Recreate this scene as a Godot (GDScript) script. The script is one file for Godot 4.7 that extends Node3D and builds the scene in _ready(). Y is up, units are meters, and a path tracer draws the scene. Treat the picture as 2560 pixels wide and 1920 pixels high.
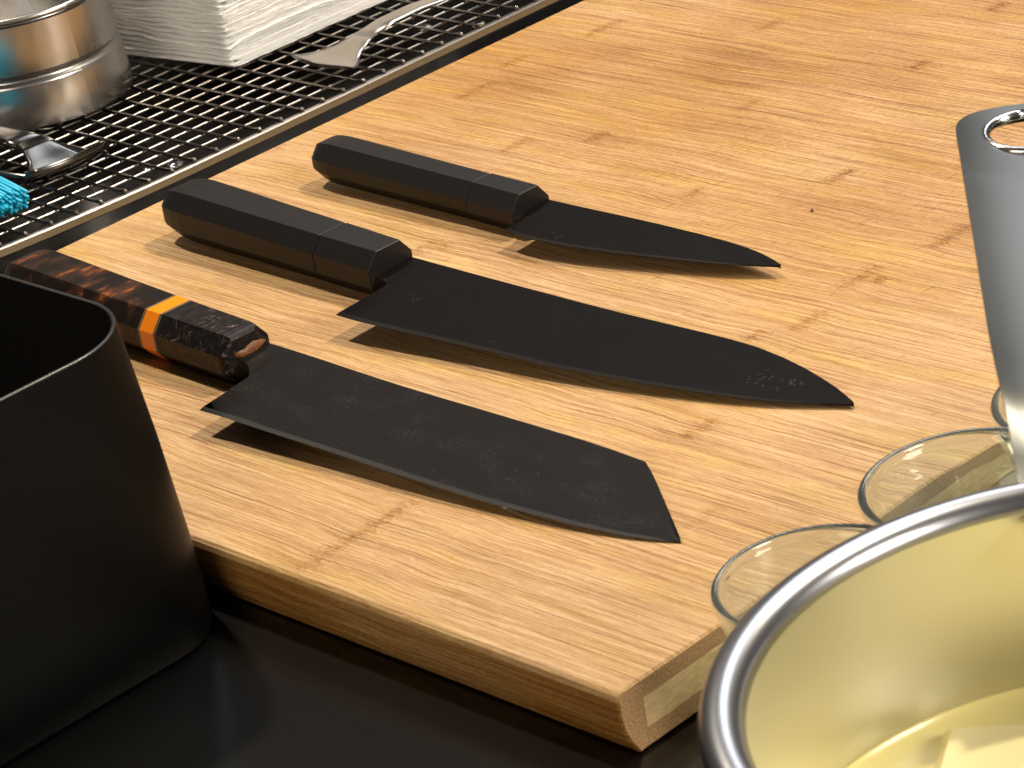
extends Node3D
# Three black kitchen knives on a bamboo board. y = 0 is the counter, BT the board's top. Units are metres.

const BT := 0.0245
var M := {}
var rng := RandomNumberGenerator.new()

# ------------------------------------------------------------------ helpers: nodes
func numbered(called: String, parent: Node) -> String:
	if not parent.has_node(NodePath(called)):
		return called
	var k := 1
	while parent.has_node(NodePath("%s_%03d" % [called, k])):
		k += 1
	return "%s_%03d" % [called, k]

func thing(called: String, label: String, category: String, at := Vector3.ZERO, group := "") -> Node3D:
	var o := Node3D.new()
	o.name = numbered(called, self)
	add_child(o)
	o.position = at
	tag(o, label, category, group)
	return o

func tag(o: Node3D, label: String, category: String, group := "") -> void:
	o.set_meta("label", label)
	o.set_meta("category", category)
	if group:
		o.set_meta("group", group)

func obj(called: String, mesh: Mesh, mat: Material, parent: Node = self) -> MeshInstance3D:
	var o := MeshInstance3D.new()
	o.name = numbered(called, parent)
	o.mesh = mesh
	if mat:
		o.material_override = mat
	parent.add_child(o)
	return o

# ------------------------------------------------------------------ helpers: shapes
func quad(st: SurfaceTool, a: Vector3, b: Vector3, c: Vector3, d: Vector3, ua := Vector2.ZERO, ub := Vector2.ZERO, uc := Vector2.ZERO, ud := Vector2.ZERO) -> void:
	st.set_uv(ua); st.add_vertex(a); st.set_uv(ub); st.add_vertex(b); st.set_uv(uc); st.add_vertex(c)
	st.set_uv(ua); st.add_vertex(a); st.set_uv(uc); st.add_vertex(c); st.set_uv(ud); st.add_vertex(d)

func begin(smooth := true) -> SurfaceTool:
	var st := SurfaceTool.new()
	st.begin(Mesh.PRIMITIVE_TRIANGLES)
	st.set_smooth_group(0 if smooth else -1)
	return st

func done(st: SurfaceTool) -> ArrayMesh:
	st.generate_normals()
	return st.commit()

# joins rings of points; flip turns the faces round. UV: u = ring's position, v = share round the ring
func loft(st: SurfaceTool, rings: Array, closed := true, cap0 := true, cap1 := true, flip := false, us := [], vs := []) -> void:
	for i in rings.size() - 1:
		var p: PackedVector3Array = rings[i]
		var q: PackedVector3Array = rings[i + 1]
		var n := p.size()
		var u0: float = us[i] if us else float(i) / (rings.size() - 1)
		var u1: float = us[i + 1] if us else float(i + 1) / (rings.size() - 1)
		for k in (n if closed else n - 1):
			var l := (k + 1) % n
			var v0: float = vs[k] if vs else float(k) / n
			var v1: float = vs[k + 1] if vs else float(k + 1) / n
			if flip:
				quad(st, p[k], p[l], q[l], q[k], Vector2(u0, v0), Vector2(u0, v1), Vector2(u1, v1), Vector2(u1, v0))
			else:
				quad(st, p[k], q[k], q[l], p[l], Vector2(u0, v0), Vector2(u1, v0), Vector2(u1, v1), Vector2(u0, v1))
	for e in 2:
		if (cap0 if e == 0 else cap1):
			var r: PackedVector3Array = rings[0 if e == 0 else rings.size() - 1]
			var c := Vector3.ZERO
			for v in r:
				c += v / r.size()
			for k in r.size():
				var a: Vector3 = r[k]
				var b: Vector3 = r[(k + 1) % r.size()]
				if (e == 0) == flip:
					var t := a; a = b; b = t
				st.set_uv(Vector2(0.5, 0.5)); st.add_vertex(c)
				st.set_uv(Vector2(0.5, 0.5) + Vector2(a.z - c.z, a.y - c.y) * 20.0); st.add_vertex(a)
				st.set_uv(Vector2(0.5, 0.5) + Vector2(b.z - c.z, b.y - c.y) * 20.0); st.add_vertex(b)

func ring(c: Vector3, r: float, x: Vector3, y: Vector3, n: int) -> PackedVector3Array:
	var out := PackedVector3Array()
	for k in n:
		var a := TAU * k / n
		out.append(c + x * (r * cos(a)) + y * (r * sin(a)))
	return out

# a round bar along a path, radii per point
func tube(st: SurfaceTool, path: Array, radii: Array, n := 8) -> void:
	var rings := []
	for i in path.size():
		var d: Vector3 = (path[mini(i + 1, path.size() - 1)] - path[maxi(i - 1, 0)]).normalized()
		var x := d.cross(Vector3.UP if absf(d.y) < 0.9 else Vector3.RIGHT).normalized()
		rings.append(ring(path[i], radii[mini(i, radii.size() - 1)], x, x.cross(d).normalized(), n))
	loft(st, rings, true, true, true, false)

# profile of (radius, height) turned round y; outside is to the right of the way the profile goes up
func lathe(profile: Array, n := 64) -> ArrayMesh:
	var st := begin()
	for i in profile.size() - 1:
		var p: Vector2 = profile[i]
		var q: Vector2 = profile[i + 1]
		for k in n:
			var a := TAU * k / n
			var b := TAU * (k + 1) / n
			var pa := Vector3(p.x * cos(a), p.y, p.x * sin(a))
			var pb := Vector3(p.x * cos(b), p.y, p.x * sin(b))
			var qa := Vector3(q.x * cos(a), q.y, q.x * sin(a))
			var qb := Vector3(q.x * cos(b), q.y, q.x * sin(b))
			var u0 := float(k) / n
			var u1 := float(k + 1) / n
			if p.x < 1e-6:
				st.set_uv(Vector2(u0, p.y)); st.add_vertex(pa)
				st.set_uv(Vector2(u1, q.y)); st.add_vertex(qb)
				st.set_uv(Vector2(u0, q.y)); st.add_vertex(qa)
			elif q.x < 1e-6:
				st.set_uv(Vector2(u0, p.y)); st.add_vertex(pa)
				st.set_uv(Vector2(u1, p.y)); st.add_vertex(pb)
				st.set_uv(Vector2(u0, q.y)); st.add_vertex(qa)
			else:
				quad(st, pa, pb, qb, qa, Vector2(u0, p.y), Vector2(u1, p.y), Vector2(u1, q.y), Vector2(u0, q.y))
	return done(st)

# rounds a polyline of (radius, height): each inner corner becomes three points
func soften(pts: Array, r: float) -> Array:
	var out := [pts[0]]
	for i in range(1, pts.size() - 1):
		var a: Vector2 = pts[i - 1]
		var b: Vector2 = pts[i]
		var c: Vector2 = pts[i + 1]
		var d := minf(r, minf(a.distance_to(b), b.distance_to(c)) * 0.45)
		var p := b + (a - b).normalized() * d
		var q := b + (c - b).normalized() * d
		for t in [0.0, 0.33, 0.67, 1.0]:
			out.append(p.lerp(b, t).lerp(b.lerp(q, t), t))
	out.append(pts[-1])
	return out

func box(st: SurfaceTool, lo: Vector3, hi: Vector3, ch := 0.0004) -> void:
	var rings := []
	for e in [[lo.y, ch], [lo.y + ch, 0.0], [hi.y - ch, 0.0], [hi.y, ch]]:
		var c: float = e[1]
		rings.append(PackedVector3Array([Vector3(lo.x + c, e[0], lo.z + c), Vector3(hi.x - c, e[0], lo.z + c), Vector3(hi.x - c, e[0], hi.z - c), Vector3(lo.x + c, e[0], hi.z - c)]))
	loft(st, rings)

# ------------------------------------------------------------------ helpers: materials
func mat(color: Color, rough := 0.5, metal := 0.0, spec := 0.5) -> StandardMaterial3D:
	var m := StandardMaterial3D.new()
	m.albedo_color = color
	m.roughness = rough
	m.metallic = metal
	m.metallic_specular = spec
	m.cull_mode = BaseMaterial3D.CULL_DISABLED
	return m

func lin(r: float, g: float, b: float) -> Color:
	return Color(r, g, b).linear_to_srgb()

func noise(freq: float, seed_: int, type := FastNoiseLite.TYPE_SIMPLEX_SMOOTH, octaves := 3) -> FastNoiseLite:
	var n := FastNoiseLite.new()
	n.noise_type = type
	n.frequency = freq
	n.seed = seed_
	n.fractal_octaves = octaves
	return n

# grey bytes of a noise drawn small and stretched to w x h
func field(n: FastNoiseLite, sw: int, sh: int, w: int, h: int) -> PackedByteArray:
	var im := n.get_image(sw, sh)
	im.convert(Image.FORMAT_L8)
	im.resize(w, h, Image.INTERPOLATE_CUBIC)
	return im.get_data()

func tex(im: Image) -> ImageTexture:
	im.generate_mipmaps()
	return ImageTexture.create_from_image(im)

func grey(data: PackedByteArray, w: int, h: int) -> ImageTexture:
	return tex(Image.create_from_data(w, h, false, Image.FORMAT_L8, data))

func noise_tex(n: FastNoiseLite, lo: Color, hi: Color, size := 256, as_normal := false, bump := 2.0) -> ImageTexture:
	var d := field(n, size, size, size, size)
	if as_normal:
		var im := Image.create_from_data(size, size, false, Image.FORMAT_L8, d)
		im.convert(Image.FORMAT_RGBA8)
		im.bump_map_to_normal_map(bump)
		return tex(im)
	var out := PackedByteArray()
	out.resize(size * size * 3)
	for i in size * size:
		var c := lo.lerp(hi, d[i] / 255.0)
		out[i * 3] = int(c.r * 255); out[i * 3 + 1] = int(c.g * 255); out[i * 3 + 2] = int(c.b * 255)
	return tex(Image.create_from_data(size, size, false, Image.FORMAT_RGB8, out))

# ------------------------------------------------------------------ bamboo
const BW := 0.4713
const BD := 0.62
func bamboo() -> void:
	var w := 1536
	var h := 2048
	var fa := field(noise(0.09, 11, FastNoiseLite.TYPE_SIMPLEX_SMOOTH, 2), 14, h, w, h)
	var fb := field(noise(0.24, 12, FastNoiseLite.TYPE_SIMPLEX_SMOOTH, 2), 34, h, w, h)
	var fc := field(noise(0.42, 13, FastNoiseLite.TYPE_SIMPLEX_SMOOTH, 1), 130, h, w, h)
	var fd := field(noise(0.02, 14), 192, 256, w, h)
	var fe := field(noise(0.05, 15), 96, 256, w, h)
	var tint := field(noise(0.012, 16), 192, 256, w, h)
	var ff := field(noise(0.4, 17, FastNoiseLite.TYPE_SIMPLEX_SMOOTH, 2), 420, h, w, h)
	var fy := field(noise(0.05, 18, FastNoiseLite.TYPE_SIMPLEX_SMOOTH, 3), 90, 700, w, h)
	var val := PackedInt32Array()
	val.resize(w * h)
	var hue := PackedByteArray()
	hue.resize(w * h)
	rng.seed = 77
	# bamboo strips about 20 mm wide, each of a tone of its own
	var strip_tone := []
	for s in 64:
		strip_tone.append(rng.randf_range(-1, 1))
	var sway := noise(0.004, 21, FastNoiseLite.TYPE_SIMPLEX_SMOOTH, 2)
	var shift := PackedInt32Array()
	shift.resize(w)
	for x in w:
		shift[x] = int(sway.get_noise_1d(x) * 7.0)
	for y in h:
		var zz := y * BD / h
		var s: float = zz / 0.0195
		var tone: float = strip_tone[int(s) % 64] * 6.0
		var far := smoothstep(0.16, 0.50, zz)  # the far end is drawn darker and more orange
		for x in w:
			var i := y * w + x
			var yy := y + shift[x]
			if yy < 0: yy += h
			elif yy >= h: yy -= h
			var j := yy * w + x
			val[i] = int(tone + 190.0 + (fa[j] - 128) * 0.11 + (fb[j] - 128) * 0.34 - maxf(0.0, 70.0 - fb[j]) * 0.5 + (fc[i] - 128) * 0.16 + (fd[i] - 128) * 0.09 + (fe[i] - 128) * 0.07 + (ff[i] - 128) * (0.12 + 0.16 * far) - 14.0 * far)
			hue[i] = clampi(int(70.0 * far * (0.35 + 0.65 * x / w) + (tint[i] - 110) * 0.35 * (0.35 + far)+ (fd[i] - 128) * 0.15 + 18.0), 0, 127)
	# growth rings of the cane: speckled bars across the grain (x, nearer z, farther z in mm; strength)
	var marks := [[321, 4, 59, 0.8], [375, 139, 156, 0.8], [343, 212, 222, 0.9], [353, 226, 247, 0.7], [346, 264, 288, 0.8], [226, 310, 321, 0.8], [273, 346, 364, 1.1], [354, 275, 281, 1.2], [354, 311, 336, 1.0],
		[140, 340, 354, 0.8], [111, 315, 335, 0.7], [40, 356, 381, 0.7], [29, 397, 415, 0.6], [40, 445, 474, 0.7], [119, 485, 502, 0.7], [223, 468, 482, 0.9], [210, 545, 559, 1.0], [125, 191, 201, 0.5], [157, 215, 231, 0.6],
		[164, 222, 232, 0.5], [2, 268, 280, 0.5], [420, 90, 108, 0.35], [60, 120, 138, 0.3], [250, 250, 268, 0.4], [300, 400, 420, 0.6], [180, 395, 412, 0.5], [320, 470, 490, 0.6], [95, 255, 272, 0.4]]
	for m in marks:
		var x0: float = m[0] / 1000.0 / BW * w
		for k in int((m[2] - m[1]) * 34):
			var zz2: float = rng.randf_range(m[1], m[2])
			var cx := int(x0 + rng.randfn(0.0, 9.0) + sin(zz2 * 0.9) * 3.0)
			var cy := int(zz2 / 1000.0 / BD * h)
			var len := rng.randi_range(1, 7)
			var amount := int(rng.randf_range(-36, 20) * m[3])
			for dx in len:
				for dy in rng.randi_range(1, 2):
					var px := cx + dx
					var py := cy + dy
					if px >= 0 and px < w and py < h:
						val[py * w + px] += amount if val[py * w + px] > 95 else 0
						hue[py * w + px] = mini(127, hue[py * w + px] + int(9 * m[3]))
		# soft brown halo
		var cz: float = (m[1] + m[2]) / 2000.0 / BD * h
		var hz: float = (m[2] - m[1]) / 2000.0 / BD * h + 4.0
		for py in range(maxi(0, int(cz - hz)), mini(h, int(cz + hz))):
			for px in range(maxi(0, int(x0) - 20), mini(w, int(x0) + 20)):
				var f := exp(-pow((px - x0) / 8.0, 2.0)) * (1.0 - pow(absf(py - cz) / hz, 3.0))
				val[py * w + px] -= int(12.0 * f * m[3])
				hue[py * w + px] = mini(127, hue[py * w + px] + int(26.0 * f * m[3]))
	# long single fibres, dark and pale
	for k in 5200:
		var py := rng.randi_range(1, h - 2)
		var px := rng.randi_range(-200, w - 40)
		var len := rng.randi_range(60, 620)
		var amount := rng.randf_range(-44, 20)
		var wide := 2 if k % 5 == 0 else 1
		for dx in len:
			var x := px + dx
			if x < 0 or x >= w: continue
			var fade := minf(1.0, minf(dx, len - dx) / 25.0)
			var y := clampi(py - shift[x], 0, h - wide)
			for d in wide:
				val[(y + d) * w + x] += int(amount * fade)
	# a dark smear along the grain, and a second faint one
	for sm in [[0.132, 0.4535, 0.05, 0.0045, 44.0], [0.30, 0.43, 0.05, 0.008, 12.0], [0.35, 0.52, 0.03, 0.006, 18.0]]:
		for py in range(int((sm[1] - 0.02) / BD * h), int((sm[1] + 0.02) / BD * h)):
			for px in range(int((sm[0] - 0.09) / BW * w), int((sm[0] + 0.09) / BW * w)):
				var ex: float = (px * BW / w - sm[0]) / sm[2]
				var ez: float = (py * BD / h - sm[1] + 0.002 * sin(ex * 2.0)) / sm[3]
				var f := exp(-ex * ex - ez * ez)
				val[py * w + px] -= int(sm[4] * f)
	# knife cuts: short strokes, most of them across the grain
	for k in 2600:
		var cx := rng.randfn(0.30, 0.10)
		var cz := rng.randfn(0.36, 0.09)
		if k % 9 == 0:
			cx = rng.randf_range(0.02, 0.45)
			cz = rng.randf_range(0.05, 0.6)
		var a := rng.randfn(1.45, 0.16) if k % 3 else rng.randfn(0.35, 0.5)
		var l := rng.randf_range(0.002, 0.011)
		var deep := rng.randf_range(14, 55) if k % 14 else 80.0
		if k % 4 == 0:
			deep = -rng.randf_range(14, 50)
		var steps := int(l * 6000)
		for t in steps:
			var f := float(t) / steps - 0.5
			var px := int((cx + cos(a) * l * f) / BW * w)
			var py := int((cz + sin(a) * l * f) / BD * h)
			if px >= 0 and px < w and py >= 0 and py < h:
				val[py * w + px] -= int(deep * (1.0 - 2.0 * absf(f)) * 0.8)
	# dark specks
	for sp in [[0.2865, 0.3205], [0.317, 0.195], [0.402, 0.300], [0.2205, 0.4], [0.2245, 0.4005], [0.228, 0.398], [0.347, 0.2225]]:
		for k in 7:
			var px := int(sp[0] / BW * w) + rng.randi_range(-1, 2)
			var py := int(sp[1] / BD * h) + rng.randi_range(-2, 2)
			val[py * w + px] = 40
	# palette: darkness of the fibre x orange tint, stronger towards the far right
	var pal := PackedByteArray()
	pal.resize(256 * 128 * 3)
	for t in 256:
		for q in 128:
			var f := t / 255.0
			var c := lin(0.020, 0.008, 0.003).lerp(lin(0.275, 0.130, 0.046), clampf(f / 0.42, 0, 1)) if f < 0.42 else lin(0.275, 0.130, 0.046).lerp(lin(0.77, 0.56, 0.325), (f - 0.42) / 0.58)
			var o := q / 127.0
			c = Color(c.r * (1.0 - 0.15 * o), c.g * (1.0 - 0.25 * o), c.b * (1.0 - 0.50 * o))
			var p := (t * 128 + q) * 3
			pal[p] = int(c.r * 255); pal[p + 1] = int(c.g * 255); pal[p + 2] = int(c.b * 255)
	var out := PackedByteArray()
	out.resize(w * h * 3)
	var bump := PackedByteArray()
	bump.resize(w * h)
	for i in w * h:
		var v := clampi(val[i], 0, 255)
		var p := (v * 128 + hue[i]) * 3
		out[i * 3] = pal[p]; out[i * 3 + 1] = pal[p + 1]; out[i * 3 + 2] = pal[p + 2]
		bump[i] = v
		if fy[i] > 118:
			out[i * 3 + 2] = maxi(0, out[i * 3 + 2] - (fy[i] - 118) / 9)
			out[i * 3 + 1] = mini(255, out[i * 3 + 1] + (fy[i] - 118) / 50)
	var m := mat(Color.WHITE, 0.50, 0.0, 0.42)
	m.albedo_texture = tex(Image.create_from_data(w, h, false, Image.FORMAT_RGB8, out))
	m.heightmap_enabled = true
	m.heightmap_texture = grey(bump, w, h)
	m.heightmap_scale = 0.022
	M.bamboo = m
	# end grain: pores
	var e := mat(Color.WHITE, 0.62)
	e.albedo_texture = noise_tex(noise(0.16, 31, FastNoiseLite.TYPE_SIMPLEX, 3), lin(0.26, 0.135, 0.055), lin(0.70, 0.45, 0.215))
	e.uv1_triplanar = true
	e.uv1_world_triplanar = true
	e.uv1_scale = Vector3(22, 22, 22)
	M.end_grain = e
	var e2: StandardMaterial3D = e.duplicate()
	e2.albedo_texture = noise_tex(noise(0.03, 32, FastNoiseLite.TYPE_SIMPLEX, 2), lin(0.66, 0.46, 0.21), lin(0.84, 0.62, 0.32))
	e2.uv1_scale = Vector3(14, 60, 14)
	M.core_grain = e2

# a slab along x with the given (z, y) outline; its ends wear the end grain
func slab(outline: Array, x0: float, x1: float, end_mat: Material, ch := 0.0008) -> ArrayMesh:
	var vs := [0.0]
	for k in outline.size():
		var a: Vector2 = outline[k]
		vs.append(-(a.x + 0.0) / BD + (0.0 if absf(a.y - BT) < 0.004 else (BT - a.y) / BD * -1.0))
	vs.remove_at(0)
	vs.append(vs[0])
	var rings := []
	var us := []
	for e in [[x0, ch], [x0 + ch, 0.0], [x0 + 0.16, 0.0], [x0 + 0.32, 0.0], [x1 - ch, 0.0], [x1, ch]]:
		var r := PackedVector3Array()
		for p in outline:
			var q: Vector2 = p
			if p.y > BT - 1e-4: q.y -= e[1]
			if p.y < 1e-4: q.y += e[1]
			if p.x > -0.0104: q.x -= e[1]
			r.append(Vector3(e[0], q.y, q.x))
		rings.append(r)
		us.append(e[0] / BW)
	var st := begin(false)
	st.set_material(M.bamboo)
	loft(st, rings, true, false, false, false, us, vs)
	st.generate_normals()
	var mesh := st.commit()
	var st2 := begin(false)
	st2.set_material(end_mat)
	loft(st2, [rings[0], rings[0]], true, true, false)
	loft(st2, [rings[-1], rings[-1]], true, false, true)
	st2.generate_normals()
	return st2.commit(mesh)

func cutting_board() -> void:
	var t := thing("cutting_board", "thick bamboo cutting board with worn, scratched top and rounded near corner", "cutting board")
	var edge := [Vector2(-0.0105, 0.0), Vector2(-0.0105, BT)]
	for p in [Vector2(-0.0034, BT), Vector2(-0.0018, BT - 0.0004), Vector2(-0.0006, BT - 0.0014), Vector2(0, BT - 0.0032), Vector2(0, BT - 0.0085), Vector2(-0.0008, BT - 0.0135), Vector2(-0.003, 0.0055), Vector2(-0.0062, 0.0004), Vector2(-0.0072, 0.0)]:
		edge.append(p)
	obj("edge_strip", slab(edge, 0.0, BW, M.end_grain), null, t)
	var rect := func(y0: float, y1: float, z0: float, z1: float) -> Array:
		return [Vector2(z0, y0), Vector2(z0, y1), Vector2(z1, y1), Vector2(z1, y0)]
	obj("top_layer", slab(rect.call(0.0180, BT, -BD, -0.0106), 0.0, BW, M.end_grain), null, t)
	obj("bottom_layer", slab(rect.call(0.0, 0.0066, -BD, -0.0106), 0.0, BW, M.end_grain), null, t)
	var z := -0.0107
	for k in 8:
		var wd: float = [0.052, 0.078, 0.07, 0.085, 0.09, 0.08, 0.08, 0.07][k]
		obj("core_strip", slab(rect.call(0.0068, 0.0178, z - wd, z), 0.0, BW, M.core_grain, 0.0004), null, t)
		z -= wd + 0.0002

# ------------------------------------------------------------------ knives
func steel_tex(seed_: int, lo: float, hi: float, specks: Array) -> ImageTexture:
	var w := 1024
	var h := 256
	var a := field(noise(0.03, seed_), 256, 128, w, h)
	var b := field(noise(0.2, seed_ + 1), 512, 256, w, h)
	var im := PackedByteArray()
	im.resize(w * h * 3)
	for i in w * h:
		var f: float = clampf((a[i] - 90) / 150.0, 0, 1) * clampf((b[i] - 60) / 130.0, 0, 1)
		var v := lerpf(lo, hi, f * f)
		var c := lin(v * 1.18, v * 0.97, v * 0.93)
		im[i * 3] = int(c.r * 255); im[i * 3 + 1] = int(c.g * 255); im[i * 3 + 2] = int(c.b * 255)
	rng.seed = seed_
	for sp in specks: # s, w in mm, spread, how many
		for k in sp[3]:
			var x := int((sp[0] + rng.randfn(0, sp[2])) / 250.0 * w)
			var y := int((sp[1] + 30 + rng.randfn(0, sp[2] * 0.6)) / 80.0 * h)
			for d in rng.randi_range(1, 4):
				var px := clampi(x + d, 0, w - 1)
				var py := clampi(y + d * rng.randi_range(-1, 1), 0, h - 1)
				var v := rng.randi_range(50, 120)
				for q in 3:
					im[(py * w + px) * 3 + q] = v
	return tex(Image.create_from_data(w, h, false, Image.FORMAT_RGB8, im))

# sections: [spine s, spine w, edge s, edge w] in mm; two meshes, the blade and its ground edge
func blade(sections: Array, thick: float, share: float) -> Array:
	var cols := [0.0, 0.25, 0.5, 0.75, share]
	var body := begin()
	var edge := begin(false)
	var make := func(st: SurfaceTool, cc: Array) -> void:
		var rings := []
		for s in sections:
			var a := Vector2(s[0], s[1])
			var b := Vector2(s[2], s[3])
			var up := []
			var dn := []
			for c in cc:
				var p := a.lerp(b, c)
				var t: float = lerpf(thick / 2, 0.42, c / share) if c <= share else 0.05
				up.append(Vector3(p.x, t, p.y) / 1000.0)
				dn.append(Vector3(p.x, -t, p.y) / 1000.0)
			dn.reverse()
			rings.append(PackedVector3Array(up + dn))
		for i in rings.size() - 1:
			var p: PackedVector3Array = rings[i]
			var q: PackedVector3Array = rings[i + 1]
			var n := p.size()
			for k in n:
				var l := (k + 1) % n
				var uv := func(v: Vector3) -> Vector2: return Vector2(v.x * 4.0, (v.z + 0.03) / 0.08)
				st.set_smooth_group(0 if k < n / 2 - 1 else (1 if k >= n / 2 and k < n - 1 else 2 + (k % 2)))
				quad(st, p[k], q[k], q[l], p[l], uv.call(p[k]), uv.call(q[k]), uv.call(q[l]), uv.call(p[l]))
		for e in [0, rings.size() - 1]:
			var r: PackedVector3Array = rings[e]
			var n := r.size()
			st.set_smooth_group(-1)
			for k in n / 2 - 1:
				if e:
					quad(st, r[k], r[n - 1 - k], r[n - 2 - k], r[k + 1])
				else:
					quad(st, r[k], r[k + 1], r[n - 2 - k], r[n - 1 - k])
	make.call(body, cols)
	make.call(edge, [share, 1.0])
	return [done(body), done(edge)]

func octagon(s: float, top: float, height: float, k := 1.0) -> PackedVector3Array:
	var a := top / 2 * k
	var b := (top / 2 + 5.4) * k
	var h := height / 2 * k
	var g := (height / 2 - 6.6) * k
	var out := PackedVector3Array()
	for p in [[-a, h], [a, h], [b, g], [b, -g], [a, -h], [-a, -h], [-b, -g], [-b, g]]:
		out.append(Vector3(s, p[1], p[0]) / 1000.0)
	return out

func octa_part(list: Array, cap0 := true, cap1 := true) -> ArrayMesh:
	var st := begin(false)
	var rings := []
	var us := []
	for e in list:
		rings.append(octagon(e[0], e[1], e[2], e[3]))
		us.append(-e[0] / 150.0)
	loft(st, rings, true, cap0, cap1, true, us)
	return done(st)

func knife_frame(o: Node3D, at: Vector3, yaw: float, tilt: float) -> void:
	var d := Vector3(cos(tilt) * cos(yaw), -sin(tilt), cos(tilt) * sin(yaw))
	var w := Vector3(-sin(yaw), 0, cos(yaw))
	o.transform = Transform3D(Basis(d, w.cross(d), w), at)

func knives() -> void:
	var blade_a := mat(Color.WHITE, 0.5, 0.0, 0.15)
	blade_a.albedo_texture = steel_tex(41, 0.0052, 0.0085, [[196, -8, 5, 26], [204, -12, 2.0, 16], [30, 16, 3, 4], [80, 10, 30, 6]])
	var blade_b := mat(Color.WHITE, 0.5, 0.0, 0.20)
	blade_b.albedo_texture = steel_tex(45, 0.0080, 0.026, [[90, 25, 40, 26], [150, 10, 30, 16]])
	var edge_a := mat(lin(0.014, 0.0115, 0.0105), 0.5, 0.0, 0.16)
	var edge_b := mat(lin(0.026, 0.025, 0.024), 0.5, 0.0, 0.22)
	var black := mat(lin(0.0076, 0.0060, 0.0057), 0.46, 0.0, 0.40)
	black.normal_enabled = true
	black.normal_texture = noise_tex(noise(0.35, 51), Color.BLACK, Color.WHITE, 256, true, 0.6)
	black.normal_scale = 0.12
	black.uv1_triplanar = true
	black.uv1_scale = Vector3(30, 30, 30)

	# --- the small petty knife at the back
	var k1 := thing("petty_knife", "smallest black knife, farthest back, short pointed blade hovering above the board", "knife", Vector3.ZERO, "black-bladed knives on the board")
	knife_frame(k1, Vector3(0.1890, BT + 0.009, -0.2562), 0.022, deg_to_rad(1.9))
	obj("handle", octa_part([[-28.5, 10.3, 18, 0.985], [-29.0, 10.3, 18, 1], [-119, 11.2, 18.8, 1], [-124, 11.2, 18.8, 0.965], [-128, 11.2, 18.8, 0.90], [-130.6, 11.2, 18.8, 0.80], [-131.4, 11.2, 18.8, 0.72]]), black, k1)
	obj("ferrule", octa_part([[0, 11.2, 18, 0.975], [-0.5, 11.2, 18, 1], [-27.6, 10.6, 18, 1.012], [-28.2, 10.6, 18, 0.985]]), black, k1)
	for part in k1.get_children():
		part.rotation.z = deg_to_rad(0.9)
	var b1 := blade([[-4, -9.4, -4, 4.4], [0.6, -9.8, 0.4, 4.8], [1.4, -9.9, 2.9, 6.2], [2.2, -10, 3.8, 8], [3, -10, 4.6, 11], [4, -10.1, 5.1, 15], [5.2, -10.2, 5.2, 20.6], [12, -10.7, 12, 21.6], [22, -11.5, 22, 21.4], [39, -12.9, 39, 19.2], [60, -14.6, 60, 14.5], [80, -15.5, 80, 8.7], [97, -15.7, 97, 3.5], [107, -15.1, 107, 0.2], [115, -14.0, 115, -2.9], [123, -11.9, 122.5, -6.6], [127, -10.5, 127, -8.9], [129, -9.8, 129, -9.6]], 1.9, 0.95)
	obj("blade", b1[0], blade_a, k1)
	obj("cutting_edge", b1[1], edge_a, k1)

	# --- the long chef's knife in the middle
	var k2 := thing("chef_knife", "long black chef's knife in the middle, curved edge, black eight-sided handle", "knife", Vector3.ZERO, "black-bladed knives on the board")
	knife_frame(k2, Vector3(0.1812, BT + 0.0105, -0.1828), 0.035, deg_to_rad(2.2))
	obj("handle", octa_part([[-34.7, 14.2, 21, 0.985], [-35.2, 14.2, 21, 1], [-124, 16.6, 22.4, 1], [-130, 16.6, 22.4, 0.965], [-135, 16.6, 22.4, 0.90], [-138.5, 16.6, 22.4, 0.80], [-139.6, 16.6, 22.4, 0.72]]), black, k2)
	obj("ferrule", octa_part([[0, 13.0, 21, 0.975], [-0.5, 13.0, 21, 1], [-33.7, 14.2, 21, 1.012], [-34.3, 14.2, 21, 0.985]]), black, k2)
	for part in k2.get_children():
		part.rotation.z = deg_to_rad(1.1)
	var b2 := blade([[-4, -10.6, -4, 8.4], [1.0, -11.0, 2.6, 8.9], [2.5, -11.2, 4.5, 8.7], [4, -11.3, 7.9, 9.8], [5, -11.4, 10.0, 13.0], [6, -11.5, 11.3, 18], [7, -11.5, 12.0, 25], [8.5, -11.6, 12.4, 32], [10, -11.7, 12.6, 41.0], [22, -12.5, 25, 40.0], [41, -13.8, 44, 37.4], [56, -14.9, 58, 35.2], [75, -16.3, 76, 32.4], [93, -17.7, 93, 29.8], [115, -19.8, 115, 27.0], [136, -22.2, 136, 22.8], [150, -23.8, 150, 19.6], [163, -25.0, 163, 16.4], [176, -25.5, 176, 12.8], [190, -24.2, 191, 8.4], [203, -21.8, 205, 3.6], [213, -19.2, 215, -1.0], [222, -16.4, 223.5, -5.2], [229, -13.6, 229.5, -8.5], [232.5, -12.1, 232.5, -10.3], [234.3, -11.1, 234.2, -11.0]], 2.2, 0.955)
	obj("blade", b2[0], blade_a, k2)
	obj("cutting_edge", b2[1], edge_a, k2)

	# --- the front knife with the burl handle
	var k3 := thing("kiritsuke_knife", "front black knife with slanted square tip and brown burl handle ringed in orange", "knife", Vector3.ZERO, "black-bladed knives on the board")
	knife_frame(k3, Vector3(0.1875, BT + 0.0105, -0.0985), 0.045, deg_to_rad(2.4))
	obj("handle", octa_part([[-52.6, 14.9, 21, 1], [-138, 17.2, 22.4, 1], [-144, 17.2, 22.4, 0.96], [-149, 17.2, 22.4, 0.86], [-152, 17.2, 22.4, 0.72]]), burl(), k3)
	var liner := mat(lin(0.13, 0.10, 0.055), 0.4)
	obj("liner", octa_part([[-51.4, 14.85, 21, 1.006], [-52.6, 14.9, 21, 1.006]]), liner, k3)
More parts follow.
